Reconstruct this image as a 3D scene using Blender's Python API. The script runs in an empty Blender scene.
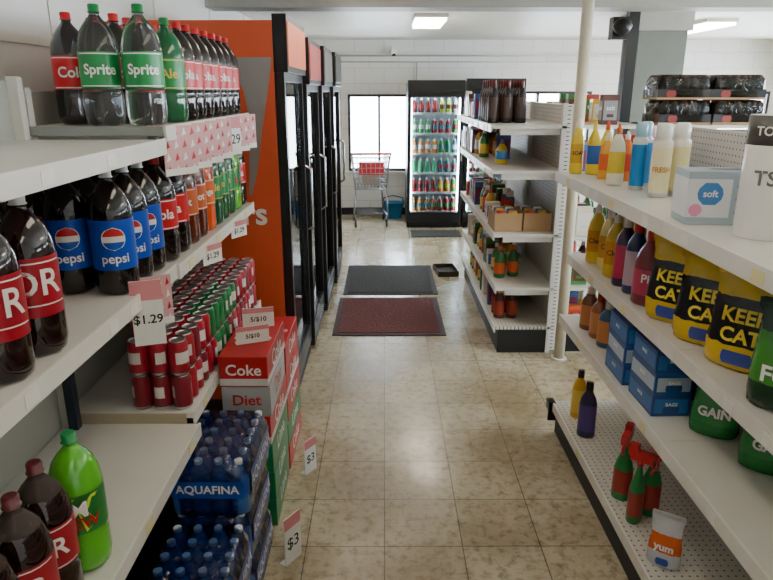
import bpy, math, random
from math import sin, cos, pi, sqrt
from mathutils import Vector
random.seed(7)
scene = bpy.context.scene

# ------------------------------------------------------------ materials
def lin(c):
    if isinstance(c, str):
        c = tuple(int(c[i:i+2], 16)/255 for i in (0, 2, 4))
    return tuple((x/12.92 if x <= .04045 else ((x+.055)/1.055)**2.4) for x in c) + (1,)
_mc = {}
def mat(name, col, rough=.5, metal=0, noise=.08, scale=9, trans=0, emis=0, coat=0, ior=1.45, bump=0):
    if name in _mc: return _mc[name]
    m = bpy.data.materials.new(name); m.use_nodes = True
    nt = m.node_tree; b = nt.nodes['Principled BSDF']
    c = lin(col)
    tc = nt.nodes.new('ShaderNodeTexCoord'); nz = nt.nodes.new('ShaderNodeTexNoise')
    nz.inputs['Scale'].default_value = scale; nz.inputs['Detail'].default_value = 4
    nt.links.new(tc.outputs['Object'], nz.inputs['Vector'])
    mx = nt.nodes.new('ShaderNodeMix'); mx.data_type = 'RGBA'
    mx.inputs[6].default_value = tuple(x*(1-noise*1.5) for x in c[:3])+(1,)
    mx.inputs[7].default_value = tuple(min(1, x*(1+noise)) for x in c[:3])+(1,)
    nt.links.new(nz.outputs['Fac'], mx.inputs[0]); nt.links.new(mx.outputs[2], b.inputs['Base Color'])
    b.inputs['Roughness'].default_value = rough; b.inputs['Metallic'].default_value = metal
    b.inputs['Transmission Weight'].default_value = trans; b.inputs['Coat Weight'].default_value = coat
    b.inputs['IOR'].default_value = ior
    if emis:
        b.inputs['Emission Color'].default_value = c; b.inputs['Emission Strength'].default_value = emis
    if bump:
        bp = nt.nodes.new('ShaderNodeBump'); bp.inputs['Strength'].default_value = bump
        bp.inputs['Distance'].default_value = .01
        nt.links.new(nz.outputs['Fac'], bp.inputs['Height']); nt.links.new(bp.outputs[0], b.inputs['Normal'])
    _mc[name] = m
    return m

def film(name, col, tfac=.6, rough=.12, bump=.5, scale=30):
    if name in _mc: return _mc[name]
    m = bpy.data.materials.new(name); m.use_nodes = True; nt = m.node_tree
    nt.nodes.clear()
    o = nt.nodes.new('ShaderNodeOutputMaterial'); mix = nt.nodes.new('ShaderNodeMixShader')
    tr = nt.nodes.new('ShaderNodeBsdfTransparent'); tr.inputs[0].default_value = lin(col)
    gl = nt.nodes.new('ShaderNodeBsdfGlossy'); gl.inputs['Roughness'].default_value = rough
    fr = nt.nodes.new('ShaderNodeLayerWeight'); fr.inputs[0].default_value = tfac
    nt.links.new(fr.outputs['Fresnel'], mix.inputs[0])
    nt.links.new(tr.outputs[0], mix.inputs[1]); nt.links.new(gl.outputs[0], mix.inputs[2])
    if bump:
        nz = nt.nodes.new('ShaderNodeTexNoise'); nz.inputs['Scale'].default_value = scale
        tc = nt.nodes.new('ShaderNodeTexCoord'); nt.links.new(tc.outputs['Object'], nz.inputs['Vector'])
        bp = nt.nodes.new('ShaderNodeBump'); bp.inputs['Strength'].default_value = bump; bp.inputs['Distance'].default_value = .02
        nt.links.new(nz.outputs['Fac'], bp.inputs['Height'])
        nt.links.new(bp.outputs[0], gl.inputs['Normal']); nt.links.new(bp.outputs[0], fr.inputs['Normal'])
    nt.links.new(mix.outputs[0], o.inputs[0]); _mc[name] = m
    return m

def peg(name, col, ax, pitch=.0254, hole=.14, rough=.45):
    if name in _mc: return _mc[name]
    m = mat(name, col, rough); nt = m.node_tree; b = nt.nodes['Principled BSDF']
    tc = nt.nodes.new('ShaderNodeTexCoord')
    sc = nt.nodes.new('ShaderNodeVectorMath'); sc.operation = 'SCALE'; sc.inputs['Scale'].default_value = 1/pitch
    fr = nt.nodes.new('ShaderNodeVectorMath'); fr.operation = 'FRACTION'
    sb = nt.nodes.new('ShaderNodeVectorMath'); sb.operation = 'SUBTRACT'; sb.inputs[1].default_value = (.5, .5, .5)
    ml = nt.nodes.new('ShaderNodeVectorMath'); ml.operation = 'MULTIPLY'; ml.inputs[1].default_value = ax
    ln = nt.nodes.new('ShaderNodeVectorMath'); ln.operation = 'LENGTH'
    lt = nt.nodes.new('ShaderNodeMath'); lt.operation = 'LESS_THAN'; lt.inputs[1].default_value = hole
    nt.links.new(tc.outputs['Object'], sc.inputs[0]); nt.links.new(sc.outputs[0], fr.inputs[0])
    nt.links.new(fr.outputs[0], sb.inputs[0]); nt.links.new(sb.outputs[0], ml.inputs[0])
    nt.links.new(ml.outputs[0], ln.inputs[0]); nt.links.new(ln.outputs['Value'], lt.inputs[0])
    src = b.inputs['Base Color'].links[0].from_socket
    mx = nt.nodes.new('ShaderNodeMix'); mx.data_type = 'RGBA'
    nt.links.new(lt.outputs[0], mx.inputs[0]); nt.links.new(src, mx.inputs[6]); mx.inputs[7].default_value = (.03, .03, .03, 1)
    nt.links.new(mx.outputs[2], b.inputs['Base Color'])
    return m

def floor_mat():
    m = bpy.data.materials.new('vinyl_tile_floor'); m.use_nodes = True; nt = m.node_tree; b = nt.nodes['Principled BSDF']
    tc = nt.nodes.new('ShaderNodeTexCoord')
    br = nt.nodes.new('ShaderNodeTexBrick'); br.offset = 0; br.squash = 1
    br.inputs['Scale'].default_value = 1; br.inputs['Brick Width'].default_value = .305; br.inputs['Row Height'].default_value = .305
    br.inputs['Mortar Size'].default_value = .0026; br.inputs['Mortar Smooth'].default_value = .3
    br.inputs['Color1'].default_value = lin('cfc5ac'); br.inputs['Color2'].default_value = lin('c1b599')
    br.inputs['Mortar'].default_value = lin('7c6f58')
    nt.links.new(tc.outputs['Object'], br.inputs['Vector'])
    n1 = nt.nodes.new('ShaderNodeTexNoise'); n1.inputs['Scale'].default_value = 24; n1.inputs['Detail'].default_value = 8; n1.inputs['Roughness'].default_value = .7
    n2 = nt.nodes.new('ShaderNodeTexNoise'); n2.inputs['Scale'].default_value = 2.2; n2.inputs['Detail'].default_value = 6
    nt.links.new(tc.outputs['Object'], n1.inputs['Vector']); nt.links.new(tc.outputs['Object'], n2.inputs['Vector'])
    r1 = nt.nodes.new('ShaderNodeValToRGB'); r1.color_ramp.elements[0].position = .35; r1.color_ramp.elements[0].color = lin('978768')
    r1.color_ramp.elements[1].position = .52; r1.color_ramp.elements[1].color = (1, 1, 1, 1)
    nt.links.new(n1.outputs['Fac'], r1.inputs[0])
    m1 = nt.nodes.new('ShaderNodeMix'); m1.data_type = 'RGBA'; m1.blend_type = 'MULTIPLY'; m1.inputs[0].default_value = .7
    nt.links.new(br.outputs['Color'], m1.inputs[6]); nt.links.new(r1.outputs[0], m1.inputs[7])
    r2 = nt.nodes.new('ShaderNodeValToRGB'); r2.color_ramp.elements[0].position = .34; r2.color_ramp.elements[0].color = lin('b4a78c')
    r2.color_ramp.elements[1].position = .62; r2.color_ramp.elements[1].color = (1, 1, 1, 1)
    nt.links.new(n2.outputs['Fac'], r2.inputs[0])
    m2 = nt.nodes.new('ShaderNodeMix'); m2.data_type = 'RGBA'; m2.blend_type = 'MULTIPLY'; m2.inputs[0].default_value = .8
    nt.links.new(m1.outputs[2], m2.inputs[6]); nt.links.new(r2.outputs[0], m2.inputs[7])
    nt.links.new(m2.outputs[2], b.inputs['Base Color'])
    mr = nt.nodes.new('ShaderNodeMapRange'); mr.inputs['From Min'].default_value = .3; mr.inputs['From Max'].default_value = .7
    mr.inputs['To Min'].default_value = .32; mr.inputs['To Max'].default_value = .14
    nt.links.new(n2.outputs['Fac'], mr.inputs[0]); nt.links.new(mr.outputs[0], b.inputs['Roughness'])
    bp = nt.nodes.new('ShaderNodeBump'); bp.inputs['Strength'].default_value = .12; bp.inputs['Distance'].default_value = .004
    ad = nt.nodes.new('ShaderNodeMath'); ad.operation = 'SUBTRACT'
    nt.links.new(n2.outputs['Fac'], ad.inputs[0]); nt.links.new(br.outputs['Fac'], ad.inputs[1])
    nt.links.new(ad.outputs[0], bp.inputs['Height']); nt.links.new(bp.outputs[0], b.inputs['Normal'])
    return m

def brick_mat(name, ax='xz'):
    m = bpy.data.materials.new(name); m.use_nodes = True; nt = m.node_tree; b = nt.nodes['Principled BSDF']
    tc = nt.nodes.new('ShaderNodeTexCoord'); sp = nt.nodes.new('ShaderNodeSeparateXYZ'); cb = nt.nodes.new('ShaderNodeCombineXYZ')
    nt.links.new(tc.outputs['Object'], sp.inputs[0])
    nt.links.new(sp.outputs['X' if ax == 'xz' else 'Y'], cb.inputs[0]); nt.links.new(sp.outputs['Z'], cb.inputs[1])
    br = nt.nodes.new('ShaderNodeTexBrick'); br.inputs['Scale'].default_value = 1
    br.inputs['Brick Width'].default_value = .4; br.inputs['Row Height'].default_value = .2; br.inputs['Mortar Size'].default_value = .005
    br.inputs['Color1'].default_value = lin('eae8e2'); br.inputs['Color2'].default_value = lin('e6e3dc'); br.inputs['Mortar'].default_value = lin('d4d1c8')
    nt.links.new(cb.outputs[0], br.inputs['Vector']); nt.links.new(br.outputs['Color'], b.inputs['Base Color'])
    bp = nt.nodes.new('ShaderNodeBump'); bp.invert = True; bp.inputs['Strength'].default_value = .3; bp.inputs['Distance'].default_value = .006
    nt.links.new(br.outputs['Fac'], bp.inputs['Height']); nt.links.new(bp.outputs[0], b.inputs['Normal'])
    b.inputs['Roughness'].default_value = .5
    return m

# ------------------------------------------------------------ mesh builder
_tc = {}
def text2d(s, size, off=.0):
    k = (s, size, off)
    if k in _tc: return _tc[k]
    cu = bpy.data.curves.new('t', 'FONT'); cu.body = s; cu.size = size; cu.align_x = 'CENTER'; cu.align_y = 'CENTER'
    cu.resolution_u = 3; cu.dimensions = '2D'; cu.fill_mode = 'FRONT'; cu.offset = off
    ob = bpy.data.objects.new('t', cu); scene.collection.objects.link(ob)
    dg = bpy.context.evaluated_depsgraph_get(); dg.update()
    me = bpy.data.meshes.new_from_object(ob.evaluated_get(dg))
    r = ([(v.co.x, v.co.y) for v in me.vertices], [tuple(p.vertices) for p in me.polygons])
    bpy.data.objects.remove(ob); bpy.data.meshes.remove(me); _tc[k] = r
    return r

def cyl_map(R, z0, a0=0): return lambda x, y: (R*sin(x/R+a0), -R*cos(x/R+a0), z0+y)
def fy(x0, y0, z0): return lambda x, y: (x0+x, y0, z0+y)          # faces -Y
def fxp(x0, y0, z0): return lambda x, y: (x0, y0+x, z0+y)         # faces +X
def fxn(x0, y0, z0): return lambda x, y: (x0, y0-x, z0+y)         # faces -X
def fup(x0, y0, z0): return lambda x, y: (x0+x, y0+y, z0)

class MB:
    def __init__(s): s.v = []; s.f = []; s.m = []; s.sm = []; s.mats = []
    def mi(s, m):
        if m not in s.mats: s.mats.append(m)
        return s.mats.index(m)
    def add(s, vs, fs, m, smooth=False):
        o = len(s.v); s.v += [tuple(v) for v in vs]; k = s.mi(m)
        for f in fs: s.f.append(tuple(i+o for i in f)); s.m.append(k); s.sm.append(smooth)
    def box(s, x0, x1, y0, y1, z0, z1, m, rz=0, c=None):
        vs = [(x, y, z) for x in (x0, x1) for y in (y0, y1) for z in (z0, z1)]
        if rz:
            cx, cy = c if c else ((x0+x1)/2, (y0+y1)/2)
            vs = [(cx+(x-cx)*cos(rz)-(y-cy)*sin(rz), cy+(x-cx)*sin(rz)+(y-cy)*cos(rz), z) for x, y, z in vs]
        s.add(vs, [(0, 1, 3, 2), (4, 6, 7, 5), (0, 4, 5, 1), (2, 3, 7, 6), (0, 2, 6, 4), (1, 5, 7, 3)], m)
    def lathe(s, prof, mats, c=(0, 0, 0), n=20, ex=1, ey=1, smooth=True):
        base = len(s.v)
        for r, z in prof:
            for k in range(n):
                a = 2*pi*k/n
                s.v.append((c[0]+r*ex*cos(a), c[1]+r*ey*sin(a), c[2]+z))
        for j in range(len(prof)-1):
            mm = mats[j] if isinstance(mats, (list, tuple)) else mats
            for k in range(n):
                k2 = (k+1) % n
                mk = mm(k) if callable(mm) else mm
                s.f.append((base+j*n+k, base+j*n+k2, base+(j+1)*n+k2, base+(j+1)*n+k)); s.m.append(s.mi(mk)); s.sm.append(smooth)
        m0 = mats[0] if isinstance(mats, (list, tuple)) else mats; m1 = mats[-1] if isinstance(mats, (list, tuple)) else mats
        if callable(m0): m0 = m0(0)
        if callable(m1): m1 = m1(0)
        s.f.append(tuple(base+k for k in reversed(range(n)))); s.m.append(s.mi(m0)); s.sm.append(False)
        L = base+(len(prof)-1)*n
        s.f.append(tuple(L+k for k in range(n))); s.m.append(s.mi(m1)); s.sm.append(False)
    def tube(s, pts, r, m, n=6):
        for a, b in zip(pts[:-1], pts[1:]):
            a = Vector(a); b = Vector(b); d = (b-a)
            if d.length < 1e-6: continue
            d.normalize(); u = d.orthogonal().normalized(); w = d.cross(u)
            a2 = a-d*r*.4; b2 = b+d*r*.4
            vs = [tuple(p+(u*cos(2*pi*k/n)+w*sin(2*pi*k/n))*r) for p in (a2, b2) for k in range(n)]
            fs = [(k, (k+1) % n, n+(k+1) % n, n+k) for k in range(n)]+[tuple(reversed(range(n))), tuple(range(n, 2*n))]
            s.add(vs, fs, m, True)
    def text(s, t, size, m, fn, off=.0):
        vs, fs = text2d(t, size, off); s.add([fn(x, y) for x, y in vs], fs, m)
    def poly(s, pts, m, fn): s.add([fn(x, y) for x, y in pts], [tuple(range(len(pts)))], m)
    def strip(s, rows, m, fn):
        vs = []
        for a, b_, z in rows: vs += [fn(a, z), fn(b_, z)]
        s.add(vs, [(2*i, 2*i+1, 2*i+3, 2*i+2) for i in range(len(rows)-1)], m)
    def patch(s, x0, x1, y0, y1, m, fn, n=8):
        vs = []
        for i in range(n+1):
            x = x0+(x1-x0)*i/n; vs += [fn(x, y0), fn(x, y1)]
        s.add(vs, [(2*i, 2*i+2, 2*i+3, 2*i+1) for i in range(n)], m, True)
    def band(s, r, y0, y1, cx, cy, m, fn, rows=4, n=6):
        for j in range(rows):
            a = y0+(y1-y0)*j/rows; b = y0+(y1-y0)*(j+1)/rows
            wa = sqrt(max(0, r*r-a*a)); wb = sqrt(max(0, r*r-b*b)); vs = []
            for i in range(n+1):
                q = -1+2*i/n; vs += [fn(cx+q*wa, cy+a), fn(cx+q*wb, cy+b)]
            s.add(vs, [(2*i, 2*i+2, 2*i+3, 2*i+1) for i in range(n)], m, True)
    def rings(s, rg, m, n=24, p=3.5, jit=0, c=(0, 0), zj=0):
        base = len(s.v)
        for q in rg:
            z, w, d = q[:3]
            for k in range(n):
                a = 2*pi*k/n; ca, sa = cos(a), sin(a)
                x = w*abs(ca)**(2/p)*(1 if ca > 0 else -1); y = d*abs(sa)**(2/p)*(1 if sa > 0 else -1)
                s.v.append((c[0]+x+random.uniform(-jit, jit), c[1]+y+random.uniform(-jit, jit), z+(random.uniform(-zj, zj) if z > .01 else 0)))
        for j in range(len(rg)-1):
            mm = rg[j][3] if len(rg[j]) > 3 else m
            for k in range(n):
                k2 = (k+1) % n
                s.f.append((base+j*n+k, base+j*n+k2, base+(j+1)*n+k2, base+(j+1)*n+k)); s.m.append(s.mi(mm)); s.sm.append(True)
        s.f.append(tuple(base+k for k in reversed(range(n)))); s.m.append(s.mi(m)); s.sm.append(False)
        L = base+(len(rg)-1)*n
        s.f.append(tuple(L+k for k in range(n))); s.m.append(s.mi(m)); s.sm.append(False)
    def mesh(s, name):
        me = bpy.data.meshes.new(name); me.from_pydata(s.v, [], s.f)
        for m in s.mats: me.materials.append(m)
        me.polygons.foreach_set('material_index', s.m); me.polygons.foreach_set('use_smooth', s.sm); me.update()
        return me
    def build(s, name, loc=(0, 0, 0), rz=0, bevel=0, parent=None):
        return place(s.mesh(name), name, loc, rz, bevel, parent)

def place(me, name, loc=(0, 0, 0), rz=0, bevel=0, parent=None, tilt=None):
    ob = bpy.data.objects.new(name, me); scene.collection.objects.link(ob)
    ob.location = loc; ob.rotation_euler = tilt if tilt else (0, 0, rz)
    if bevel:
        b = ob.modifiers.new('bevel', 'BEVEL'); b.width = bevel; b.segments = 2; b.limit_method = 'ANGLE'; b.angle_limit = .9
    if parent: ob.parent = parent
    return ob

# ------------------------------------------------------------ common mats
WHITE = mat('shelf_white_enamel', 'dddbd3', .33, scale=3)
LIP = mat('price_channel_white', 'e6e4dd', .3)
CREAM = mat('cream_enamel', 'dedacd', .4)
BLACK = mat('black_plastic', '101112', .35)
KICK = mat('black_kick_plate', '17171a', .5)
STEEL = mat('chrome_wire', 'c9ccd0', .22, metal=1)
ALU = mat('can_aluminium', 'c8cace', .28, metal=1)
PEGX = peg('pegboard_side', 'dcdad3', (0, 1, 1)); PEGZ = peg('pegboard_deck', 'd3d0c6', (1, 1, 0))
WTXT = mat('white_print', 'f4f2ee', .4); BTXT = mat('black_print', '151515', .5); RTXT = mat('red_print', 'c01820', .4)
PAPER = mat('paper_white', 'efeee8', .7); CARD = mat('cardboard', 'a98a63', .8)
def C(h, r=.3): return mat('plastic_'+h, h, r, coat=.3)

# ------------------------------------------------------------ room
XL, XR, YN, YF, ZC = -1.27, 5.5, -1.6, 9.3, 2.36
b = MB(); b.box(XL-.1, XR+.1, YN-.1, YF+.1, -.08, 0, floor_mat()); b.build('floor')
CEIL = mat('ceiling_paint', 'e8e5dc', .45, scale=2)
b = MB(); b.box(XL-.1, XR+.1, YN-.1, YF+.1, ZC, ZC+.1, CEIL); b.build('ceiling')
WALL = mat('painted_panel_wall', 'dddbd4', .5, scale=1.5)
b = MB(); b.box(XL-.1, XL, YN-.1, YF+.1, 0, ZC, WALL)
b.build('wall_left')
b = MB()
for i in range(8): b.box(XL, XL+.006, -1.0+i*1.22, -.975+i*1.22, .1, ZC, CREAM)
b.box(XL, XL+.012, YN, YF, 1.86, 1.89, CREAM)
b.build('trim_1')
def wall_with_holes(name, axis, const, thick, a0, a1, z0, z1, holes, m):
    b = MB(); holes = sorted(holes); cur = a0
    def bx(p, q, r, s_):
        if q-p < 1e-4 or s_-r < 1e-4: return
        if axis == 'x': b.box(p, q, const, const+thick, r, s_, m)
        else: b.box(const, const+thick, p, q, r, s_, m)
    for h in holes:
        bx(cur, h[0], z0, z1); bx(h[0], h[1], z0, h[2]); bx(h[0], h[1], h[3], z1); cur = h[1]
    bx(cur, a1, z0, z1); return b.build(name)
bh = [(-.50, .36, .62, 1.66), (1.75, 2.85, .95, 1.70), (3.3, 5.3, .95, 1.70)]
wall_with_holes('wall_back', 'x', YF, .12, XL-.1, XR+.1, 0, ZC, bh, brick_mat('painted_brick'))
rh = [(-.8, 1.6, .8, 2.0), (2.0, 4.6, .8, 2.0), (5.0, 8.6, .8, 2.0)]
wall_with_holes('wall_right', 'y', XR, .12, YN-.1, YF+.1, 0, ZC, rh, brick_mat('painted_brick_side', 'yz'))
b = MB(); b.box(XL-.1, XR+.1, YN-.12, YN, 0, ZC, WALL); b.build('wall_front')
FR = mat('dark_bronze_frame', '2a2826', .4); GL = film('window_glass', 'f4faff', .08, .02, 0)
def window(i, axis, const, h, muls):
    b = MB(); a0, a1, z0, z1 = h; w = .035
    def bx(p, q, r, s_, t0, t1, m):
        if axis == 'x': b.box(p, q, const+t0, const+t1, r, s_, m)
        else: b.box(const+t0, const+t1, p, q, r, s_, m)
    bx(a0, a1, z0, z0+w, 0, .1, FR); bx(a0, a1, z1-w, z1, 0, .1, FR)
    bx(a0, a0+w, z0+w, z1-w, 0, .1, FR); bx(a1-w, a1, z0+w, z1-w, 0, .1, FR)
    for q in muls:
        bx(a0+(a1-a0)*q-w/2, a0+(a1-a0)*q+w/2, z0+w, z1-w, 0, .1, FR)
    bx(a0+w, a1-w, z0+w, z1-w, .045, .05, GL)
    b.build('window_%d' % i)
for i, h in enumerate(bh): window(i+1, 'x', YF, h, [.5] if i == 0 else [.33, .66])
for i, h in enumerate(rh): window(i+4, 'y', XR, h, [.33, .66])
b = MB(); b.box(XL, XR, YF-.015, YF, 0, .1, KICK); b.build('baseboard_back')
b = MB(); b.box(-.56, .42, YF-.05, YF, .56, .62, CREAM); b.build('trim_2')
b = MB(); G = mat('grey_conduit', 'b8b7b2', .4)
b.tube([(-1.2, YF-.03, 2.16), (3.9, YF-.03, 2.16), (3.9, YF-.03, 1.8)], .014, G); b.tube([(-1.2, YF-.03, 2.08), (2.6, YF-.03, 2.08)], .01, G)
b.tube([(.44, YF-.03, 2.08), (.44, YF-.03, 1.75)], .01, G)
b.build('wall_conduit')
b = MB(); b.box(XL, XR, 5.0, 5.25, 2.27, ZC, mat('beam_paint', 'a8a59c', .5)); b.build('ceiling_beam')
b = MB(); b.box(2.2, 2.62, 6.0, 6.4, 0, ZC, mat('column_paint', '74776d', .5)); b.box(2.17, 2.65, 5.97, 6.43, 2.2, ZC, mat('beam_paint', 'aaa79d')); b.build('support_column')
b = MB(); b.box(1.86, 1.94, 5.3, 5.38, 0, ZC, BLACK); b.box(1.74, 1.86, 5.30, 5.40, 2.08, 2.24, BLACK)
b.lathe([(.02, 0), (.055, .03), (.075, .07), (.055, .11), (.02, .13)], BLACK, (1.80, 5.27, 2.1), 16)
b.build('black_post_with_speaker')
b = MB(); b.lathe([(.034, 0), (.034, ZC)], mat('pole_paint', 'cfc8b2', .4), n=20); b.lathe([(.05, 0), (.05, .01)], WHITE, n=20)
b.build('support_pole', (1.16, 4.0, 0))
b = MB(); b.box(-.04, .04, -.12, 0, -.03, .03, PAPER); b.lathe([(.028, 0), (.028, .03)], BLACK, (0, -.1, -.05), 12); b.box(-.01, .01, -.03, 0, .03, .08, PAPER)
b.build('security_camera', (.1, YF, 2.2), .3)

TUBE = mat('fluorescent_diffuser', 'fff2dc', .4, emis=22, noise=0); FILL_TUBE = mat('fill_diffuser_dim', 'fff0da', .4, emis=6.5, noise=0)
def fixture(x, y, t=TUBE, L=1.2):
    b = MB(); w, l = (.15, L/2)
    b.box(-w, w, -l, l, -.035, 0, WHITE); b.box(-w+.015, w-.015, -l+.015, l-.015, -.06, -.035, t)
    b.build('fluorescent_and_fill_light', (x, y, ZC))
fixture(.42, 6.6, L=.8); fixture(.1, 1.5, FILL_TUBE); fixture(2.6, 2.6); fixture(3.2, 7.2); fixture(.1, -.6, FILL_TUBE); fixture(-.2, 4.2, FILL_TUBE)  # first is the aisle's real fixture; the others are added as fill light
w = bpy.data.worlds.new('World'); scene.world = w; w.use_nodes = True
bg = w.node_tree.nodes['Background']; sky = w.node_tree.nodes.new('ShaderNodeTexSky'); sky.sky_type = 'HOSEK_WILKIE'
sky.turbidity = 6; sky.sun_direction = (.5, .5, .7)
mxw = w.node_tree.nodes.new('ShaderNodeMix'); mxw.data_type = 'RGBA'; mxw.inputs[0].default_value = .75
mxw.inputs[7].default_value = (.93, .96, 1, 1)
w.node_tree.links.new(sky.outputs[0], mxw.inputs[6]); w.node_tree.links.new(mxw.outputs[2], bg.inputs[0]); bg.inputs[1].default_value = 32

# floor mats
def fmat(name, x0, x1, y0, y1, col, edge):
    b = MB(); m = mat('pile_'+col, col, .95, noise=.35, scale=60, bump=.8); e = mat('edge_'+edge, edge, .7)
    b.box(x0, x1, y0, y1, 0, .008, e); b.box(x0+.04, x1-.04, y0+.04, y1-.04, .008, .012, m)
    b.build(name, bevel=.002)
fmat('rubber_floor_mat', -.36, .47, 5.42, 6.4, '3a3a3a', '1b1b1b')
fmat('carpet_floor_mat', -.38, .45, 4.42, 5.32, '6b3836', '3a1e1e')
fmat('rubber_floor_mat', .33, .95, 7.75, 8.15, '3b3b3b', '222222')

# ------------------------------------------------------------ shelving
def unit(side, xfs, xback, y0, y1, shelves, ztop, kick=None, deck=PEGZ, backm=PEGX, tags=True, slab=WHITE):
    b = MB(); sg = -side
    xb = xback
    b.box(min(xb, xb+side*.02), max(xb, xb+side*.02), y0, y1, .02, ztop, backm)
    for yy in (y0, y1-.03, ):
        b.box(min(xb, xb-side*.03), max(xb, xb-side*.03), yy, yy+.03, 0, ztop+.01, slab)
    for i, (xf, z) in enumerate(zip(xfs, shelves)):
        lo, hi = sorted((xf, xb)); b.box(lo, hi, y0, y1, z-.02, z, deck if (i == len(shelves)-1 and kick) else slab)
        l0, l1 = sorted((xf, xf+sg*.008)); b.box(l0, l1, y0, y1, z-.042, z+.004, LIP)
        for yy in (y0+.03, y1-.035):
            a, c = sorted((xf-sg*.06, xb)); b.box(a, c, yy, yy+.004, z-.06, z-.02, slab)
        if tags:
            yy = y0+.1
            while yy < y1-.1:
                q0, q1 = sorted((xf+sg*.008, xf+sg*.0095))
                b.box(q0, q1, yy, yy+.05, z-.036, z-.006, random.choice([PAPER, PAPER, mat('tag_yellow', 'e8dfa8', .6)]))
                yy += random.uniform(.12, .4)
    if kick:
        kx = xfs[-1]+side*.02; lo, hi = sorted((kx, kx+side*.02)); b.box(lo, hi, y0+.005, y1-.005, 0, shelves[-1]-.042, KICK)
        lo, hi = sorted((kx, xb)); b.box(lo, hi, y0+.002, y0+.02, 0, shelves[-1]-.025, KICK); b.box(lo, hi, y1-.02, y1-.002, 0, shelves[-1]-.025, KICK)
    return b
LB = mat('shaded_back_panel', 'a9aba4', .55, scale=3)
XB = -1.06
uA = unit(-1, [-.645, -.65, -.62], XB, .73, 1.945, [1.565, 1.187, .64], 1.73, backm=LB)
uA.box(XB, -.76, .73, 1.945, 0, .12, KICK)
uA = uA.build('shelving_unit', bevel=.0015)
uB = unit(-1, [-.645, -.645, -.64], XB, 1.955, 3.17, [1.60, 1.18, .675], 1.70, backm=LB)
uB.box(XB, -.76, 1.955, 3.17, 0, .12, KICK)
uB.box(XB, -.66, 1.947, 1.954, .615, .674, mat('raw_wood_edge', 'b5a88e', .7))
uB.box(XB, -.645, 1.947, 1.954, 1.575, 1.602, mat('grey_shelf_edge', '8d8f8c', .5))
uB.box(XB+.03, XB+.06, 1.90, 1.93, .64, 1.16, mat('dark_blue_upright', '2b3442', .5))
uB = uB.build('shelving_unit', bevel=.0015)
# right gondola
xr = [.80, .885, .872, .868]; zr = [1.345, .955, .645, .175]
b = MB()
for (ya, yb) in ((-.62, .598), (.60, 1.818), (1.82, 3.035)):
    q = unit(1, xr, 1.36, ya, yb, zr, 1.55, kick=True)
    o = len(b.v); b.v += q.v; b.m += [b.mi(q.mats[k]) for k in q.m]; b.sm += q.sm; b.f += [tuple(i+o for i in f) for f in q.f]
b.box(.85, 1.36, 3.036, 3.05, .06, .165, BLACK); b.box(.84, .875, 3.0, 3.06, .13, .18, BLACK)
for z in (1.2, .8, .45, .175): b.box(1.38, 1.82, -.62, 3.035, z-.02, z, WHITE)
b.box(1.38, 1.80, -.6, 3.03, 0, .15, KICK)
b.build('gondola_shelving', bevel=.0015)
# middle gondola
xm = [.66, .68, .71, .74, .745]; zm = [1.50, 1.225, .82, .46, .187]
b = MB()
for (ya, yb) in ((4.1, 5.048), (5.05, 6.0)):
    q = unit(1, xm, 1.12, ya, yb, zm, 1.62, kick=True, tags=True)
    o = len(b.v); b.v += q.v; b.m += [b.mi(q.mats[k]) for k in q.m]; b.sm += q.sm; b.f += [tuple(i+o for i in f) for f in q.f]
for z in (1.5, 1.2, .8, .46, .187): b.box(1.20, 1.62, 4.1, 6.0, z-.02, z, WHITE)
b.box(1.14, 1.20, 4.1, 6.0, .02, 1.62, WHITE); b.box(1.2, 1.60, 4.12, 5.98, 0, .16, KICK)
b.build('gondola_shelving', bevel=.0015)

# ------------------------------------------------------------ soda bottles
def soda(name, liquid, labelm, cap, deco=None, s=1.0, neck=None, lz0=.104, lz1=.2):
    b = MB(); k = s; neck = neck or liquid
    prof = [(.030, .004), (.040, 0), (.050, .008), (.0545, .03), (.0545, .07), (.0545, .085), (.0525 if lz0 > .09 else .0546, .095), (.0545, .10), (.0548, .105), (.0548, .2), (.0545, .205),
            (.0535, .215), (.050, .235), (.042, .258), (.030, .276), (.018, .29), (.0135, .297), (.0135, .302), (.017, .303), (.017, .305), (.0145, .3055), (.0148, .322), (.0125, .325)]
    prof = [(r*k*1.01, z*k) for r, z in prof]
    ms = []
    for j in range(len(prof)-1):
        z = prof[j][1]/k
        ms.append(labelm if lz0 <= z < lz1 else (cap if z >= .3025 else (neck if z >= .25 else liquid)))
    b.lathe(prof, ms, n=24)
    if deco: deco(b, .0563*k, k)
    return b.mesh(name)
def m_glossy(n, h, r=.08, coat=.5): return mat(n, h, r, coat=coat, noise=.02)
COLA = m_glossy('cola_liquid', '140806'); DKR = m_glossy('dark_red_liquid', '1e0708'); PEPL = m_glossy('cola_liquid_2', '100909')
GRN = m_glossy('green_pet', '0f5a32'); MDEW = m_glossy('lime_liquid', '5cb828'); ORG = m_glossy('orange_liquid', 'd8501a'); AMB = m_glossy('amber_liquid', '5a2210')
CLR = mat('clear_pet', 'f2f4f4', .03, trans=.97, ior=1.33, noise=.0)
NECKC = mat('empty_neck_pet', '6a5a55', .06, trans=.6, ior=1.2, noise=0)
def deco_globe(b, R, k):
    f = cyl_map(R, 0)
    r = .028*k; cy = .152*k
    b.band(r*1.08, -r*1.08, r*1.08, 0, cy, WTXT, cyl_map(R-.0004, 0), 8)
    b.band(r, .25*r, r*.99, 0, cy, RTXT, f); b.band(r, -r*.99, -.3*r, 0, cy, mat('blue_print', '0a4fb0', .3), f)
    b.text('pepsi', .034*k, WTXT, cyl_map(R, .1*k), .0006)
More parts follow.
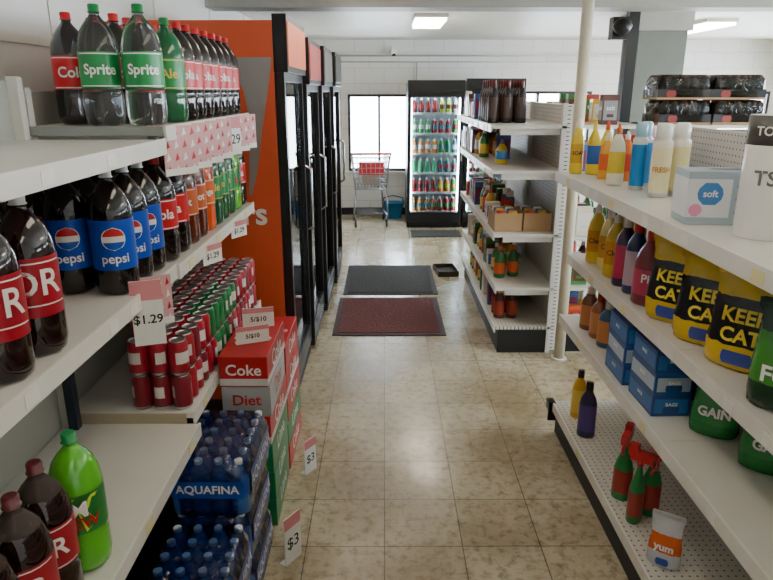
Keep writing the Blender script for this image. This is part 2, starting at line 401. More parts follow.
def deco_t(t, size, m=WTXT, z=.152, off=.001):
    def d(b, R, k):
        b.text(t, size*k, m, cyl_map(R, z*k), off)
        b.patch(-.06*k, .06*k, .108*k, .111*k, m, cyl_map(R, 0)); b.patch(-.06*k, .06*k, .193*k, .196*k, m, cyl_map(R, 0))
    return d
def deco_dew(b, R, k):
    f = cyl_map(R, 0); g = mat('lime_print', 'cfe83a', .3)
    for x in (-.04, .01): b.poly([(x*k, .11*k), ((x+.025)*k, .13*k), ((x+.005)*k, .16*k), ((x+.035)*k, .195*k), ((x+.018)*k, .195*k), ((x-.012)*k, .16*k)], g, f)
    b.text('M', .05*k, WTXT, cyl_map(R+.001, .165*k), .0015); b.text('DEW', .036*k, RTXT, cyl_map(R+.001, .132*k), .001)
REDL = mat('red_label', 'c8121d', .3); BLUL = mat('blue_label', '0a47b8', .3); DRL = mat('maroon_label', 'a31226', .3)
GL1 = mat('green_label', '1b8a48', .3); DEWL = mat('dew_label', '1c7a34', .3); ORL = mat('orange_label', 'e36b1c', .3); TAN = mat('rootbeer_label', 'c9622c', .3)
S = {
 'coke': soda('soda_bottle', COLA, REDL, C('c51a20'), deco_t('Cola', .042), neck=COLA),
 'pepsi': soda('soda_bottle', PEPL, BLUL, C('e9eef2'), deco_globe, neck=PEPL, lz0=.069, lz1=.2),
 'pepsiB': soda('soda_bottle', PEPL, BLUL, C('1c56b5'), deco_globe, neck=PEPL, lz0=.069, lz1=.2),
 'dr': soda('soda_bottle', DKR, DRL, C('5c1420'), deco_t('DR', .06), neck=NECKC),
 'drw': soda('soda_bottle', DKR, DRL, C('ece8e4'), deco_t('DR', .074), neck=DKR, lz0=.084, lz1=.204),
 'sprite': soda('soda_bottle', CLR, GL1, C('128040'), deco_t('Sprite', .038), neck=CLR),
 'green': soda('soda_bottle', GRN, GL1, C('128040'), deco_t('Ale', .04, mat('gold_print', 'e3c75a')), neck=GRN),
 'dew': soda('soda_bottle', MDEW, DEWL, C('18924a'), deco_dew, neck=MDEW),
 'orange': soda('soda_bottle', ORG, ORL, C('e8761f'), deco_t('Orange', .03), neck=ORG),
 'root': soda('soda_bottle', AMB, TAN, C('5a2a16'), deco_t('Root', .036), neck=AMB),
}
def putS(kind, x, y, z, rz=None, sc=1.0):
    ob = place(S[kind], 'soda_bottle', (x+random.uniform(-.002, .002), y, z+.001), random.uniform(.1, .8) if rz is None else rz)
    ob.scale = (sc, sc, sc); return ob
# A-2 shelf
z = 1.187
for x, y, k, r in [(-.712, 1.12, 'drw', .72), (-.712, 1.255, 'drw', .68), (-.83, 1.17, 'drw', .5), (-.83, 1.30, 'drw', .5),
                   (-.712, 1.67, 'pepsi', .42), (-.827, 1.675, 'pepsi', .40), (-.712, 1.783, 'pepsi', .5), (-.712, 1.889, 'pepsi', .55),
                   (-.828, 1.787, 'pepsi', .5), (-.829, 1.889, 'pepsiB', .5), (-.945, 1.72, 'coke', .4), (-.945, 1.84, 'coke', .4),
                   (-.94, 1.5, 'drw', .4), (-.94, 1.38, 'drw', .4), (-.94, 1.24, 'drw', .4)]:
    putS(k, x, y, z, r)
# B-1 top shelf
z = 1.60
for i in range(3):
    for j in range(10):
        x = -.71-i*.118; y = 2.02+j*.118
        if j == 0: k = ['sprite', 'sprite', 'coke'][i]; x -= .004*i
        elif j in (1, 2): k = ['green', 'coke', 'coke'][i]
        else: k = 'coke'
        if j == 1 and i in (0, 2): continue
        if j == 0 and i == 2: y = 2.10
        putS(k, x, y, z, .35 if j == 0 else None, 1.04 if (j == 0 and i < 2) else 1)
# B-2 shelf
z = 1.18
row = ['coke', 'coke', 'root', 'root', 'orange', 'green', 'green', 'green', 'dew', 'coke']
for i in range(3):
    for j in range(10):
        putS(row[j] if i < 2 else 'coke', -.712-i*.118, 2.04+j*.118, z)
# A-3 shelf
z = .64
for x, y, k, r in [(-.70, 1.285, 'dew', .45), (-.715, 1.165, 'dr', .5), (-.70, 1.05, 'dr', .5), (-.70, .935, 'dr', .5), (-.83, 1.09, 'dr', .5), (-.82, .97, 'dr', .5), (-.70, .82, 'dr', .5)]:
    putS(k, x, y, z, r, 1.04)

# price cards
def pcard(parent, i, loc, w, h, rz, kind, tilt=0, txt='$1.29'):
    b = MB(); t = .0015
    base = PAPER if kind == 'w' else mat('pink_card', 'd8a6a6', .6)
    b.box(-w/2, w/2, -t, t, -h, 0, base)
    if kind == 'p':
        for a in range(4):
            for c in range(4): b.poly([(-w/2+w*(a+.2)/4, -h*(c+.85)/4), (-w/2+w*(a+.75)/4, -h*(c+.7)/4), (-w/2+w*(a+.5)/4, -h*(c+.15)/4)], RTXT if (a+c) % 2 else WTXT, fy(0, -t-.0005, 0))
        b.box(-w/2, w/2, -t-.001, -t, -h, -h*.86, PAPER)
    else:
        b.text(txt, min(h*.42, w*.42), BTXT, fy(0, -t-.0006, -h*.6), .0006)
        b.poly([(-w/2, -h*.3), (w/2, -h*.3), (w/2, 0), (-w/2, 0)], mat('pink_band', 'd88a8e', .6), fy(0, -t-.0004, 0))
    ob = b.build('price_card_%d' % i, loc, rz, parent=parent); ob.rotation_euler[0] = tilt
for j in range(7): pcard(uB, j+1, (-.632, 2.06+j*.165, 1.6), .13, .15, 1.0, 'w' if j == 4 else 'p')
for j, yy in enumerate([2.3, 2.75]): pcard(uB, 20+j, (-.625, yy, 1.17), .1, .07, 1.1, 'w')
pcard(uA, 1, (-.63, 1.64, 1.225), .08, .18, .35, 'w'); pcard(uA, 2, (-.63, 1.72, 1.215), .08, .14, .5, 'p')

# ------------------------------------------------------------ soda can stack
def add_can(b, x, y, z, body, spot, rot):
    prof = [(.024, 0), (.028, .004), (.033, .013), (.033, .105), (.027, .119), (.0275, .122), (.0245, .121), (.0245, .118)]
    bm = lambda k: spot if (k+rot) % 12 in (1, 2, 3, 7, 8) else body
    prof = prof[:3]+[(.033, .045), (.033, .085)]+prof[3:]
    b.lathe(prof, [ALU, ALU, body, bm, body, body, ALU, ALU, ALU], (x, y, z), 12)
b = MB(); cr = mat('can_red', 'a3142a', .3); cr2 = mat('can_maroon', '7c1424', .3); cg = mat('can_green', '14743b', .3); cs = mat('can_white_print', 'd8d2ce', .35)
for l in range(2):
    for i in range(4):
        for j in range(17):
            if i == 3 and j < 3: continue
            g = (5 <= j <= 10 and i < 2 and l == 1) or (j in (6, 7, 8) and l == 0)
            add_can(b, -.682-i*.0668+j*.001, 2.0+j*.0668, .6755+l*.1225, cg if g else (cr if (j+l) % 3 else cr2), cs, random.randint(0, 11))
b.build('soda_can_stack')

# ------------------------------------------------------------ 12-packs
def carton(x, y, z, main, t, tcol=WTXT, sub=None):
    b = MB(); W, L, H = .185, .40, .123
    b.box(-W/2, W/2, -L/2, L/2, 0, H, main)
    if sub:
        b.box(-W/2-.0006, W/2+.0006, -L/2-.0006, L/2+.0006, .004, .035, sub)
    b.text(t, .062, tcol, fy(0, -L/2-.0012, H*.55), .001)
    b.text(t, .095, tcol, fxp(W/2+.0012, 0, H*.55), .001)
    b.text(t, .07, tcol, fup(0, 0, H+.0008), .001)
    return b.build('soda_carton', (x, y, z), random.uniform(-.02, .02), bevel=.0025)
RB = mat('carton_red', 'b5141c', .35); GB = mat('carton_green', '0f7a44', .35); SB = mat('carton_silver', 'a9acb0', .35); WB = mat('carton_white', 'd8d4d0', .4)
for cy, seq in ((2.46, [GB, GB, GB, RB, SB, RB]), (2.88, [RB, GB, RB, RB, RB])):
    for i, m in enumerate(seq):
        carton(-.532, cy, .0005+i*.1245, m, {RB: 'Coke', GB: 'Lime', SB: 'Diet'}[m], RTXT if m is SB else WTXT, WB if (m is RB and i % 2) else None)

# ------------------------------------------------------------ water packs
WB1 = mat('water_pet', '4479c4', .08, trans=.3, ior=1.3); WL = mat('water_label', '1248a4', .3); WC = C('dfe7ee'); FILM = film('shrink_film', 'a8c8f0', .45, .14, 1, 20)
def waterpack():
    b = MB(); r = .0318
    prof = [(.022, 0), (.031, .006), (.031, .05), (.0295, .06), (.031, .07), (.031, .125), (.029, .14), (.02, .163), (.012, .172), (.0125, .174), (.0135, .175), (.0135, .188), (.011, .19)]
    prof = [(a, z+.001) for a, z in prof]
    ms = [WB1]*4+[WL]+[WB1]*4+[WC]*3
    for i in range(4):
        for j in range(6): b.lathe(prof, ms, (-.096+i*.064, -.16+j*.064, 0), 12)
    b.rings([(.001, .126, .19), (.02, .13, .194), (.15, .13, .194), (.178, .118, .182), (.192, .104, .168)], FILM, 40, 7, .0018)
    for f in (fxp(.1335, 0, .1), ): b.text('AQUAFINA', .06, WTXT, f, .001)
    b.text('AQUAFINA', .04, WTXT, fy(0, -.1975, .1), .001)
    b.patch(-.15, .15, .055, .145, WL, fxp(.1322, 0, 0)); b.patch(-.115, .115, .07, .13, WL, fy(0, -.1968, 0))
    return b.mesh('water_bottle_pack')
WP = waterpack()
for (y, n) in ((1.985, 3), (1.585, 2), (1.185, 2), (.785, 2)):
    for l in range(n): place(WP, 'water_bottle_pack', (-.56+random.uniform(-.008, .008), y, .001+l*.194), random.uniform(-.015, .015))
def floor_card(x, y, w, h, rz, z=0., t='$3', tilt=0):
    b = MB(); b.box(-w/2, w/2, -.002, .002, 0, h, PAPER); b.box(-w/2, w/2, -.0026, -.002, h*.75, h, mat('pink_band', 'd88a8e'))
    b.text(t, h*.34, BTXT, fy(0, -.0032, h*.42), .0006); b.box(-w/2, w/2, -.0, .03, 0, .003, PAPER)
    ob = b.build('price_sign', (x, y, z), rz); ob.rotation_euler[0] = tilt
floor_card(-.345, 2.06, .09, .20, 1.0); floor_card(-.345, 2.66, .08, .17, 1.0)
floor_card(-.52, 2.40, .13, .07, .4, .7485, '5/$10', 0); floor_card(-.53, 2.58, .13, .085, .25, .7485, '5/$10', 0)

# ------------------------------------------------------------ coolers
GLS = film('cooler_glass', 'd6dee0', .22, .03, 0)
INW = mat('cooler_interior', 'dfe3e6', .4); LED = mat('cooler_led', 'eaf4ff', .4, emis=55, noise=0)
BOT = [mat('drink_%d' % i, h, .25) for i, h in enumerate(['b01822', '1c9a46', '1c9a46', 'b01822', 'e67e22', 'e9e4da', '2a7a8a', 'b9d53a', '5a1a10', '2f9a6a'])]
def cooler(name, W, D, H, loc, rz, side=BLACK, header=BLACK, lit=True, swoosh=False, fill=True, hz=.24, htext=None):
    b = MB(); t = .04; h = W/2
    b.box(-h, -h+t, 0, D, 0, H, side); b.box(h-t, h, 0, D, 0, H, side); b.box(-h+t, h-t, D-t, D, 0, H, BLACK)
    b.box(-h+t, h-t, 0, D-t, H-.06, H, BLACK); b.box(-h+t, h-t, 0, D-t, 0, .14, BLACK)
    b.box(-h+t, h-t, D-t-.006, D-t, .14, H-.06, INW)
    for q in (-h+t, h-t-.004): b.box(q, q+.004, .01, D-t-.006, .14, H-.06, INW)
    zt = H-hz; zb = .16
    b.box(-h, h, -.07, 0, zt, H+.03, BLACK); b.box(-h+.02, h-.02, -.075, -.07, zt+.03, H, header)
    if htext: b.text(htext, .1, WTXT, fy(0, -.078, zt+.13), .001)
    fr = .045
    b.box(-h, h, -.05, -.002, zb-.08, zb, BLACK)
    for k in range(4): b.box(-h+.03, h-.03, -.045, -.0, .015+k*.017, .022+k*.017, KICK)
    b.box(-h, -h+fr, -.05, -.002, zb, zt, BLACK); b.box(h-fr, h, -.05, -.002, zb, zt, BLACK); b.box(-h+fr, h-fr, -.05, -.002, zb, zb+fr, BLACK); b.box(-h+fr, h-fr, -.05, -.002, zt-fr, zt, BLACK)
    b.box(-h+fr, h-fr, -.03, -.025, zb+fr, zt-fr, GLS)
    b.tube([(h-.025, -.05, 1.25), (h-.025, -.085, 1.23), (h-.025, -.085, .87), (h-.025, -.05, .85)], .01, STEEL)
    n = 6; dz = (zt-.2)/n
    for i in range(n):
        z = .2+i*dz
        for k in range(8): b.tube([(-h+t+.005, .05+k*.05, z), (h-t-.005, .05+k*.05, z)], .003, WHITE, 4)
        b.box(-h+t+.005, h-t-.005, .028, .034, z-.012, z+.014, PAPER)
        nb = int((W-.1)/.078)
        if fill:
            for r_ in range(2):
                k = 0
                while k < nb:
                    m = random.choice(BOT); m2 = random.choice(BOT+[WTXT]*3)
                    for _ in range(random.randint(2, 4)):
                        if k >= nb: break
                        x = -h+.05+.04+k*(W-.18)/(nb-1); k += 1; bh_ = dz*.72
                        b.lathe([(.028, 0), (.031, .01), (.031, bh_*.3), (.031, bh_*.6), (.024, bh_*.78), (.012, bh_*.88), (.013, bh_*.9), (.012, bh_)], [m, m, m2, m, m, WTXT, WTXT], (x, .085+r_*.1, z+.005), 8)
    if lit:
        b.box(-h+t+.004, -h+t+.02, .002, .02, .22, zt-.06, LED); b.box(h-t-.02, h-t-.004, .002, .02, .22, zt-.06, LED); b.box(-h+.08, h-.08, .01, .05, zt-.02, zt-.005, LED)
    if swoosh:
        fn = lambda x, y: (-h-.0015, -x, y)
        gs = mat('grey_swoosh', '8e8b87', .4)
        b.strip([(-.27, -.01, 1.86), (-.24, -.012, 1.83), (-.19, -.02, 1.78), (-.155, -.035, 1.7), (-.14, -.055, 1.6), (-.14, -.075, 1.5), (-.145, -.09, 1.4), (-.152, -.115, 1.28), (-.16, -.145, 1.18)], gs, fn)
        b.text('rs', .17, WTXT, lambda x, y: (-h-.003, .135-x, 1.08+y), .004)
    return b.build(name, loc, rz, bevel=.002)
OR = mat('orange_side_panel', 'd2552d', .4, scale=2); ORH = mat('orange_header', 'd0602c', .4, emis=.4)
cooler('drink_cooler', .76, .70, 2.03, (-.545, 3.77, 0), pi/2, side=OR, header=ORH, swoosh=True, lit=False)
cooler('drink_cooler', .74, .70, 1.98, (-.525, 4.54, 0), pi/2, header=mat('hdr_red', 'a8332a', .4, emis=.3), lit=False)
cooler('drink_cooler', .74, .70, 1.98, (-.50, 5.30, 0), pi/2, header=mat('hdr_grey', '77706a', .4), lit=False)
cooler('drink_cooler', .74, .70, 1.98, (-.475, 6.06, 0), pi/2, header=BLACK, lit=False)
cooler('drink_cooler', .70, .72, 1.80, (.64, 8.36, 0), 0, header=BLACK, hz=.12)
cooler('drink_cooler', .72, .72, 1.82, (1.37, 8.36, 0), 0, header=BLACK, hz=.12, lit=True)

# ------------------------------------------------------------ shopping cart
b = MB(); GR = mat('cart_wire', '9a9ea2', .3, metal=.9)
def Q(u, v, w):
    z = .50+.40*w; hw = (.19+.06*w)*(1-.15*v); y = -.26+.55*v; return (u*hw, y, z)
for w_ in [i/6 for i in range(7)]: b.tube([Q(-1, 0, w_), Q(-1, 1, w_), Q(1, 1, w_), Q(1, 0, w_), Q(-1, 0, w_)], .004 if w_ not in (0, 1) else .007, GR, 5)
for i in range(11):
    v = i/10; b.tube([Q(-1, v, 1), Q(-1, v, 0), Q(1, v, 0), Q(1, v, 1)], .0035, GR, 5)
for i in range(9):
    u = -1+i/4; b.tube([Q(u, 0, 1), Q(u, 0, 0), Q(u, 1, 0), Q(u, 1, 1)], .0035, GR, 5)
for sx in (-1, 1):
    b.tube([(sx*.25, -.32, .95), (sx*.24, -.26, .9), (sx*.2, -.2, .5), (sx*.22, -.26, .14), (sx*.2, .28, .14), (sx*.17, .2, .5)], .011, GR, 8)
    for yy in (-.24, .27):
        b.tube([(sx*.2, yy, .14), (sx*.2, yy, .09)], .01, GR)
        o = len(b.v); b.lathe([(.02, -.012), (.05, -.012), (.05, .012), (.02, .012)], BLACK, (0, 0, 0), 14)
        for k in range(o, len(b.v)): x, y, z_ = b.v[k]; b.v[k] = (sx*.2+z_, yy+x, .051+y)
b.tube([(-.25, -.32, .95), (.25, -.32, .95)], .016, C('b3202a'), 8)
for k in range(6): b.tube([(-.18, -.2+k*.08, .17), (.18, -.2+k*.08, .17)], .004, GR, 5)
b.box(-.15, .17, -.24, -.06, .68, .84, C('c4262c')); b.box(-.1, .12, -.02, .15, .52, .7, C('b8b0a0'))
b.build('shopping_cart', (-.19, 8.6, 0), .08)
b = MB(); tb = mat('blue_basket_plastic', '1d6f9c', .45)
b.rings([(0, .11, .08), (.01, .11, .08), (.20, .145, .11), (.205, .155, .12), (.22, .155, .12), (.218, .145, .11), (.03, .107, .077)], tb, 28, 6)
b.tube([(-.14, 0, .21), (-.13, 0, .28), (0, 0, .31), (.13, 0, .28), (.14, 0, .21)], .006, BLACK); b.build('shopping_basket', (.125, 9.05, 0))
b = MB(); DT = mat('dark_tray_plastic', '3a322c', .6); b.box(-.10, .10, -.16, .16, 0, .008, DT)
for q in ((-.10, -.095, -.16, .16), (.095, .10, -.16, .16), (-.095, .095, -.16, -.155), (-.095, .095, .155, .16)): b.box(*q, .008, .05, DT)
b.build('plastic_tray', (.60, 6.15, 0), .1)

# ------------------------------------------------------------ household products
def pb(kind, body, cap, label, h, r, ex=1, ey=1, txt=None, tm=BTXT):
    b = MB(); B, K, L = C(body), C(cap), C(label)
    if kind == 'dish':
        prof = [(.8, 0), (.98, .02), (1, .12), (1, .2), (.97, .55), (.8, .68), (.45, .80), (.34, .83), (.36, .84), (.34, .93), (.2, .94), (.16, 1)]
        ms = [B, B, B, L, B, B, B, K, K, K, K]
    elif kind == 'can':
        prof = [(.97, 0), (1, .01), (1, .06), (1, .68), (.98, .75), (.75, .79), (.78, .795), (.78, .97), (.6, 1)]; ms = [ALU, ALU, L, B, B, K, K, K]
    elif kind == 'jug':
        prof = [(.85, 0), (1, .03), (1, .15), (1, .5), (.97, .58), (.75, .72), (.42, .84), (.36, .87), (.42, .875), (.40, .97), (.35, 1)]; ms = [B, B, L, B, B, B, B, K, K, K]
    elif kind == 'roll':
        prof = [(.3, 0), (.97, .0), (1, .01), (1, .99), (.97, 1), (.3, 1), (.3, .9)]; ms = [L, B, B, B, L, K]
    elif kind == 'fab':
        prof = [(.9, 0), (1, .02), (1, .12), (.98, .6), (.8, .72), (.5, .80), (.38, .84), (.44, .85), (.42, .99), (.38, 1)]; ms = [B, B, L, B, B, B, K, K, K]
    elif kind == 'spray':
        prof = [(.9, 0), (1, .02), (1, .1), (.98, .42), (.8, .52), (.5, .62), (.34, .7), (.3, .74), (.42, .745), (.42, .80), (.2, .81)]; ms = [B, B, L, B, B, B, B, K, K, K]
    b.lathe([(a*r, z*h) for a, z in prof], ms, n=22, ex=ex, ey=ey)
    if kind == 'jug':
        b.tube([(r*.75, 0, h*.74), (r*1.05, 0, h*.7), (r*1.15, 0, h*.55), (r*.95, 0, h*.44)], .009, B, 8)
    if kind == 'spray':
        b.box(-.012, .012, -.045, .035, h*.80, h*.93, K); b.box(-.009, .009, -.062, -.045, h*.86, h*.92, K); b.box(-.014, .014, .01, .042, h*.86, h, K)
        b.tube([(0, -.03, h*.82), (0, -.05, h*.76), (0, -.042, h*.68)], .006, K, 6)
    if txt: b.text(txt, r*.75, tm, (lambda x, y: (r*ex*sin(x/(r*ex)), -r*ey*cos(x/(r*ex))-.0022, h*.38+y)), .0006)
    return b
def put(name, b, x, y, z, rz=0, bev=0): return b.build(name, (x, y, z+.001), rz, bevel=bev)
T = 1.345; F2 = .955; F3 = .645; DK = .175
put('dish_soap_bottle', pb('dish', 'e9cf2c', 'f2ead0', 'd6a81c', .24, .03, 1, .7, 'SOAP'), .86, 2.95, T)
put('dish_soap_bottle', pb('dish', 'e6c81f', 'e9d54a', '2c5ea8', .23, .03, 1, .7), .925, 2.92, T, -.3)
put('dish_soap_bottle', pb('dish', 'eed83a', 'e04f20', 'd6a81c', .23, .03, 1, .7), .99, 2.95, T)
put('dish_soap_bottle', pb('dish', 'e8a42a', 'e8e0d0', 'e06a28', .19, .03, 1, .7), .93, 2.76, T, -.2)
put('dish_soap_bottle', pb('dish', 'efe7cf', 'e06a22', 'e2c234', .235, .032, 1, .7), .91, 2.58, T, -.4)
put('dish_soap_bottle', pb('dish', 'e77c2a', 'e9e4da', 'd84820', .2, .03, 1, .7), .99, 2.70, T)
for x, y, a in ((.95, 2.46, '1f86c9'), (1.01, 2.42, '2a9ad8'), (1.0, 2.54, '1f86c9')):
    put('air_freshener_can', pb('can', 'e9eef0', '9fd0e6', a, .245, .027), x, y, T)
put('disinfectant_can', pb('can', 'f1ead6', 'f4f2ec', 'efe6b8', .25, .033, txt='FRESH', tm=mat('amber_print', 'c98a18')), .96, 2.28, T, -.3)
put('disinfectant_can', pb('can', 'f4efdf', 'f4f2ec', 'ece2ae', .25, .033), 1.04, 2.32, T)
b = MB(); b.box(-.115, .115, -.06, .06, 0, .145, C('a9b9c4', .6)); b.box(-.1165, -.0, -.0615, .0615, .02, .125, C('e4e6ea', .6))
b.band(.034, -.03, .03, -.055, .085, C('3f7fc0'), fy(0, -.0625, 0)); b.text('soft', .026, WTXT, fy(-.055, -.064, .085), .0006)
for q in range(9): b.band(.009, -.008, .008, .02+.036*(q % 3), .035+.036*(q//3), C('8898a8', .6), fy(0, -.0612, 0), 2, 4)
b.band(.018, -.017, .017, -.09, .04, C('d98aa8'), fy(0, -.0625, 0)); b.band(.04, -.012, .012, 0, 0, BTXT, lambda x, y: (x, y, .1465))
put('tissue_box', b, .955, 1.83, T, -.12, .002)
b = pb('roll', 'f2f1ee', 'b09a7a', 'efeeea', .30, .068); b.lathe([(.0684, .0), (.0684, .07)], C('4a4744', .5), (0, 0, .229), 22); b.text('TOWELS', .03, WTXT, cyl_map(.0695, .262), .0006); b.text('TS', .05, C('6a6662', .5), cyl_map(.0695, .15, -.3), .001)
put('paper_towel_roll', b, .965, 1.63, T, -.4)
put('paper_towel_roll', pb('roll', 'f2f1ee', 'b09a7a', 'efeeea', .28, .06), 1.125, 1.52, T)
def pbox(w, d, h, m1, m2, t, tm=WTXT):
    b = MB(); b.box(-w/2, w/2, -d/2, d/2, 0, h, C(m1, .45)); b.box(-w/2+.008, w/2-.008, -d/2-.001, -d/2, h*.15, h*.8, C(m2, .45)); b.box(-w/2-.001, -w/2, -d/2+.008, d/2-.008, h*.15, h*.8, C(m2, .45))
    if t: b.text(t, h*.22, tm, fy(0, -d/2-.002, h*.55), .0004); b.text(t, h*.22, tm, fxn(-w/2-.002, 0, h*.55), .0004)
    b.band(w*.22, -w*.1, w*.1, 0, h*.3, C(m1, .45), fy(0, -d/2-.002, 0)); return b
for x, y, w_, h_, a, c in ((1.10, 2.95, .09, .17, 'c83a2a', 'e8e2d8'), (1.21, 2.95, .1, .19, 'd9d6d0', 'd0703a'), (1.22, 2.8, .1, .15, '3566a8', 'e8e2d8')):
    put('sponge_box', pbox(w_, .07, h_, a, c, '', BTXT), x, y, T, 0, .002)
put('household_can', pb('can', 'dd7fa8', 'f0d0dc', 'e8a8c0', .22, .03), 1.1, 2.75, T)
yl = [(.955, 2.86), (.97, 2.74), (.96, 2.63), (1.06, 2.84), (1.07, 2.70), (1.15, 2.9)]
for i, (x, y) in enumerate(yl): put('cleaner_bottle', pb('dish', 'cfae2a' if i % 2 == 0 else 'e4d27a', 'f3efe4', 'c08418', .275, .042, 1, .75, 'Clean'), x, y, F2, -.3)
put('cleaner_bottle', pb('fab', '3a1f46', 'd8d2c6', 'b02a50', .28, .042, 1, .8), .955, 2.50, F2)
put('cleaner_bottle', pb('fab', '23315e', 'c02a2a', 'b8a2b0', .28, .042, 1, .8), .96, 2.40, F2)
put('cleaner_bottle', pb('fab', '2b1d1a', '2b5e34', '7c5a9c', .27, .042, 1, .8), 1.07, 2.48, F2)
put('cleaner_bottle', pb('jug', '7a1d2c', 'b8262c', 'b03a58', .27, .058, txt='Pine', tm=WTXT), .965, 2.27, F2, -.3)
put('cleaner_bottle', pb('jug', '7c3c22', 'e2c02a', 'd4a53a', .27, .058), 1.12, 2.30, F2, -.3)
put('cleaner_bottle', pb('jug', 'b9742a', 'efe8d8', 'd44a3a', .25, .055), 1.25, 2.22, F2, -.3)
def bag(w, d, h, m1, m2, lines, tc, jit=.002, ts=.2, face=None, k0=.26, k1=.72):
    """pillow bag: bulging bottom, tapering to a thin crimped seal wider than the body"""
    b = MB(); M1, M2 = mat('bag_'+m1, m1, .25, bump=.6, scale=24), mat('bag_'+m2, m2, .25, bump=.6, scale=24)
    key = [(0, .86, .80), (.03, .97, 1.02), (.12, 1.03, 1.16), (k0, 1.03, 1.15), (.4, 1.0, 1.05), (.55, .96, .88), (k1, .93, .62), (.82, .94, .36), (.90, 1.0, .10), (.92, 1.04, .03), (1.0, 1.06, .03)]
    def depth(t):
        for (a, _, da), (c, _, dc) in zip(key[:-1], key[1:]):
            if a <= t <= c: return da+(dc-da)*(t-a)/(c-a)
        return .05
    b.rings([(t*h, w*a, d*c, M2 if k0 <= t < k1 else M1) for t, a, c in key], M1, 34, 2.7, jit, zj=jit*.8)
    def f(x, y):
        z = min(max(y, 0), h); return (x, -d*depth(z/h)*(1-min(.98, abs(x/w))**2.7)**(1/2.7)-.0045, z)
    n = len([l for l in lines if l])
    for i, l in enumerate(lines): b.text(l, h*ts, tc, (lambda x, y, o=(n/2-.5-i)*h*ts: f(x, y+o+h*(k0+k1)/2-.01)), .0015)
    if face: b.band(w*.42, -h*.07, h*.07, 0, h*.14, C(face), f)
    # crimped seal ridges
    for k in range(5): b.tube([(-w*1.0, -d*.045-.001, h*(.935+k*.013)), (w*1.0, -d*.045-.001, h*(.935+k*.013))], .0012, M1, 4)
    return b
YT = mat('yellow_print', 'f4d83a', .35)
for x, y, r in ((.985, 2.08, -.85), (1.0, 1.88, -.7), (1.01, 1.69, -.85), (1.20, 1.98, -.4), (1.21, 1.78, -.4)):
    ob = put('pet_food_bag', bag(.098, .05, .285, 'd9b424', '15161c', ['KEEP', 'CAT'], YT, .0035, .19, '3a4a9a'), x, y, F2, r)
for x, y in ((1.0, 1.44), (1.0, 1.25), (1.19, 1.42)):
    put('pet_food_bag', bag(.10, .06, .27, '1d3a24', '3f8a2f', ['PET', 'FOOD'], WTXT, .003), x, y, F2, -.6)
for i, (x, y) in enumerate([(.95, 2.84), (.96, 2.73), (1.04, 2.80), (1.05, 2.68), (.96, 2.62)]):
    put('bleach_bottle', pb('fab', ['6a3a22', '8a4a26', '4a2a20', 'a03a28', '2c4a6a'][i], ['e8e0d0', 'b02a22'][i % 2], 'b8743a', .2, .042), x, y, F3, -.2)
for sx, sy, n in ((.955, 2.32, 3), (.965, 2.08, 3), (1.12, 2.2, 3)):
    for l in range(n): put('trash_bag_box', pbox(.13, .2, .078, '1c4f8e' if l % 2 else '1a4684', 'b4c4d4' if l == 1 else '2d6cb0', 'BAGS'), sx, sy, F3+l*.0785, random.uniform(-.05, .05), .002)
for x, y, w_ in ((1.06, 1.87, .07), (1.20, 1.95, .07), (1.12, 1.66, .08), (1.16, 1.46, .08)):
    put('scouring_pad_bag', bag(w_, .045, .20, '1d7a35', '2f8a42', ['GAIN'], WTXT, .003, .2), x, y, F3, -.6)
put('shampoo_bottle', pb('fab', 'd9a62a', '2b2b2b', 'e2c24a', .25, .036, 1, .75), .945, 2.86, DK, -.3)
put('shampoo_bottle', pb('fab', '2c2550', '1a1a22', '4a3a80', .27, .04, 1, .8), .93, 2.68, DK, -.3)
for x, y, r in ((.925, 2.20, -.6), (.925, 2.06, .9), (.995, 2.10, -.2)):
    put('spray_bottle', pb('spray', '1e7a3a', 'c4202a', '9a3228', .31, .037, 1, .75), x, y, DK, r)
put('snack_bag', bag(.05, .02, .20, 'c9cbd0', 'd8642a', ['yum'], WTXT, .0025, .18, '2a4aa8', .3, .62), .935, 1.82, DK, -.6)

# ------------------------------------------------------------ products on middle gondola
cols = ['b8321f', 'd9a62a', '2c5a9a', 'e2ddd0', '3a7a3a', '5a2a1a', 'c85a2a', 'd9d2c0', '8a8f96', '1d1a1a', '7c2a4a']
mb = {k: pb(k, a, c, d, .2, .036).mesh('condiment_bottle') for k, a, c, d in (('dish', 'd9a62a', 'c82a20', 'e8e0c8'), ('fab', '5a1a14', 'e2ddd0', 'd8452a'), ('jug', '3a7a3a', 'e2ddd0', 'e2c24a'), ('can', '2c5a9a', 'e2ddd0', 'b8321f'))}
mbx = [pbox(.1, .07, random.choice([.12, .15, .18]), cols[i], cols[(i*3+4) % 11], t).mesh('grocery_box') for i, t in enumerate(['tea', 'rice', '', 'oats', '', 'salt', 'mix', ''])]
wine = pb('fab', '1b0f10', '5a1a1a', '4a3834', .27, .037).mesh('syrup_bottle')
for i in range(3):
    for j in range(5): place(wine, 'syrup_bottle', (.715+i*.09, 4.42+j*.10, 1.501), 0)
ystart = [5.1, 4.85, 4.65, 4.55, 4.6]
for i, z in enumerate(zm):
    y = ystart[i]
    while y < 5.9:
        for dx in (.07, .19):
            x = xm[i]+dx; q = random.random()
            if q < .45: place(random.choice(mbx), 'grocery_box', (x, y, z+.001), random.uniform(-.08, .08))
            elif q < .92: place(random.choice(list(mb.values())), 'condiment_bottle', (x, y, z+.001), -.4)
        y += .125
bb = pb('fab', '4a2014', 'd8a23a', 'a43a24', .21, .036).mesh('sauce_bottle'); ob_ = pb('jug', '2f6a34', 'd8602a', 'd8602a', .22, .04).mesh('sauce_bottle')
for x, y, m in ((.80, 4.3, bb), (.89, 4.3, bb), (.80, 4.4, bb), (.89, 4.4, bb)): place(m, 'sauce_bottle', (x, y, zm[4]+.001), 0)
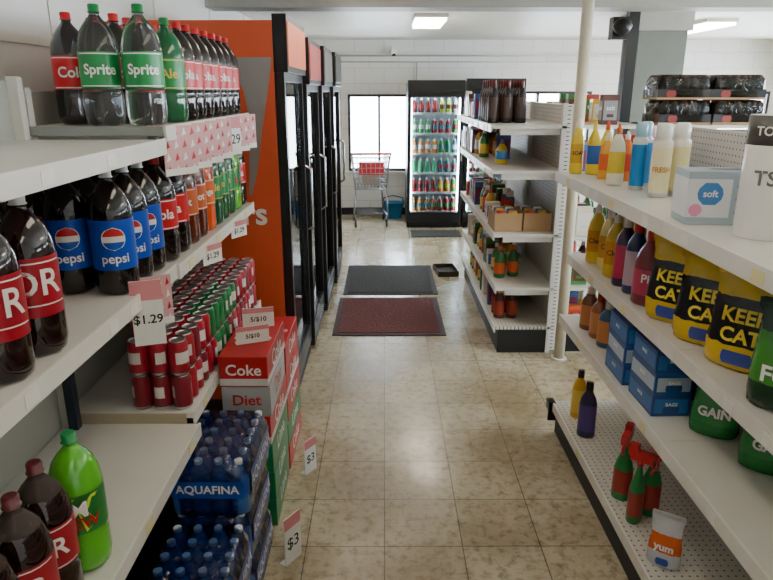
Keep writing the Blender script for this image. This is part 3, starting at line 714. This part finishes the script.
for x, y, m in ((.80, 4.36, ob_), (.90, 4.40, ob_)): place(m, 'sauce_bottle', (x, y, zm[3]+.001), -.5)
place(pb('dish', 'd9c22a', '2c5a9a', '2c7ac0', .16, .04).mesh('snack_bottle'), 'snack_bottle', (.80, 4.5, zm[1]+.001), 0)
b = MB(); b.box(-.09, .09, -.14, .14, 0, .006, CARD)
for q in ((-.09, -.085, -.14, .14), (.085, .09, -.14, .14), (-.085, .085, -.14, -.135), (-.085, .085, .135, .14)): b.box(*q, .006, .12, CARD)
for i in range(2):
    for j in range(4): b.lathe([(.03, .0), (.03, .12), (.026, .125)], C(cols[(i+j) % 5]), (-.042+i*.075, -.1+j*.067, .007), 12)
TR = b.mesh('canned_goods_tray')
for x, y in ((.81, 4.32), (1.0, 4.32)): place(TR, 'canned_goods_tray', (x, y, zm[2]+.001), 0)
for z in (1.2, .8, .46, .187):
    for j in range(13):
        place(random.choice(mbx), 'grocery_box', (1.30, 4.2+j*.14, z+.001), 0)
        if j % 2: place(random.choice(list(mb.values())), 'condiment_bottle', (1.45, 4.2+j*.14, z+.001), 0)
for j in range(8): place(random.choice(mbx), 'grocery_box', (1.40, 4.2+j*.2, 1.501), 0)

# ------------------------------------------------------------ far right shelving with dark drink cases
b = MB(); b.box(1.7, 2.65, 4.6, 4.62, 0, 1.45, PEGX)
for z in (.2, .6, 1.0, 1.3, 1.5): b.box(1.7, 2.65, 4.1, 4.6, z-.02, z, WHITE)
for x in (1.7, 2.63): b.box(x, x+.02, 4.1, 4.6, 0, 1.5, WHITE)
b.build('display_shelf')
def case(m, tm):
    # shrink-wrapped dark case: cardboard tray below, rows of dark bottle tops inside a film
    b = MB(); b.box(-.165, .165, -.13, .13, 0, .06, m); b.box(-.166, .166, -.131, .131, 0, .012, CARD)
    for i in range(5):
        for j in range(4): b.lathe([(.03, .06), (.03, .1), (.022, .12), (.012, .132), (.013, .134), (.013, .146)], [m, m, m, tm, tm], (-.128+i*.064, -.096+j*.064, 0), 10)
    b.band(.03, -.02, .02, -.08, .034, tm, fy(0, -.1322, 0))
    b.rings([(.013, .166, .131), (.12, .165, .13), (.148, .145, .112)], film('dark_film', 'c8c8c8', .3, .15, .8, 20), 36, 8, .001)
    return b
for i, x in enumerate((1.88, 2.22)):
    put('drink_case', case(C('1d1416' if i else '15151a', .3), mat('maroon_print', '8a2a2a')), x, 4.33, 1.50, .03, 0)
    put('drink_case', case(C('15151a' if i else '1d1416', .3), mat('maroon_print', '8a2a2a')), x-.01, 4.34, 1.65, -.04, 0)

# ------------------------------------------------------------ camera
cd = bpy.data.cameras.new('camera'); cam = bpy.data.objects.new('camera', cd); scene.collection.objects.link(cam)
cd.sensor_width = 36; cd.lens = 650/773*36; cd.clip_start = .02
cam.location = (0, 0, 1.7); cam.rotation_euler = (math.radians(73), 0, math.radians(-.2))
scene.camera = cam
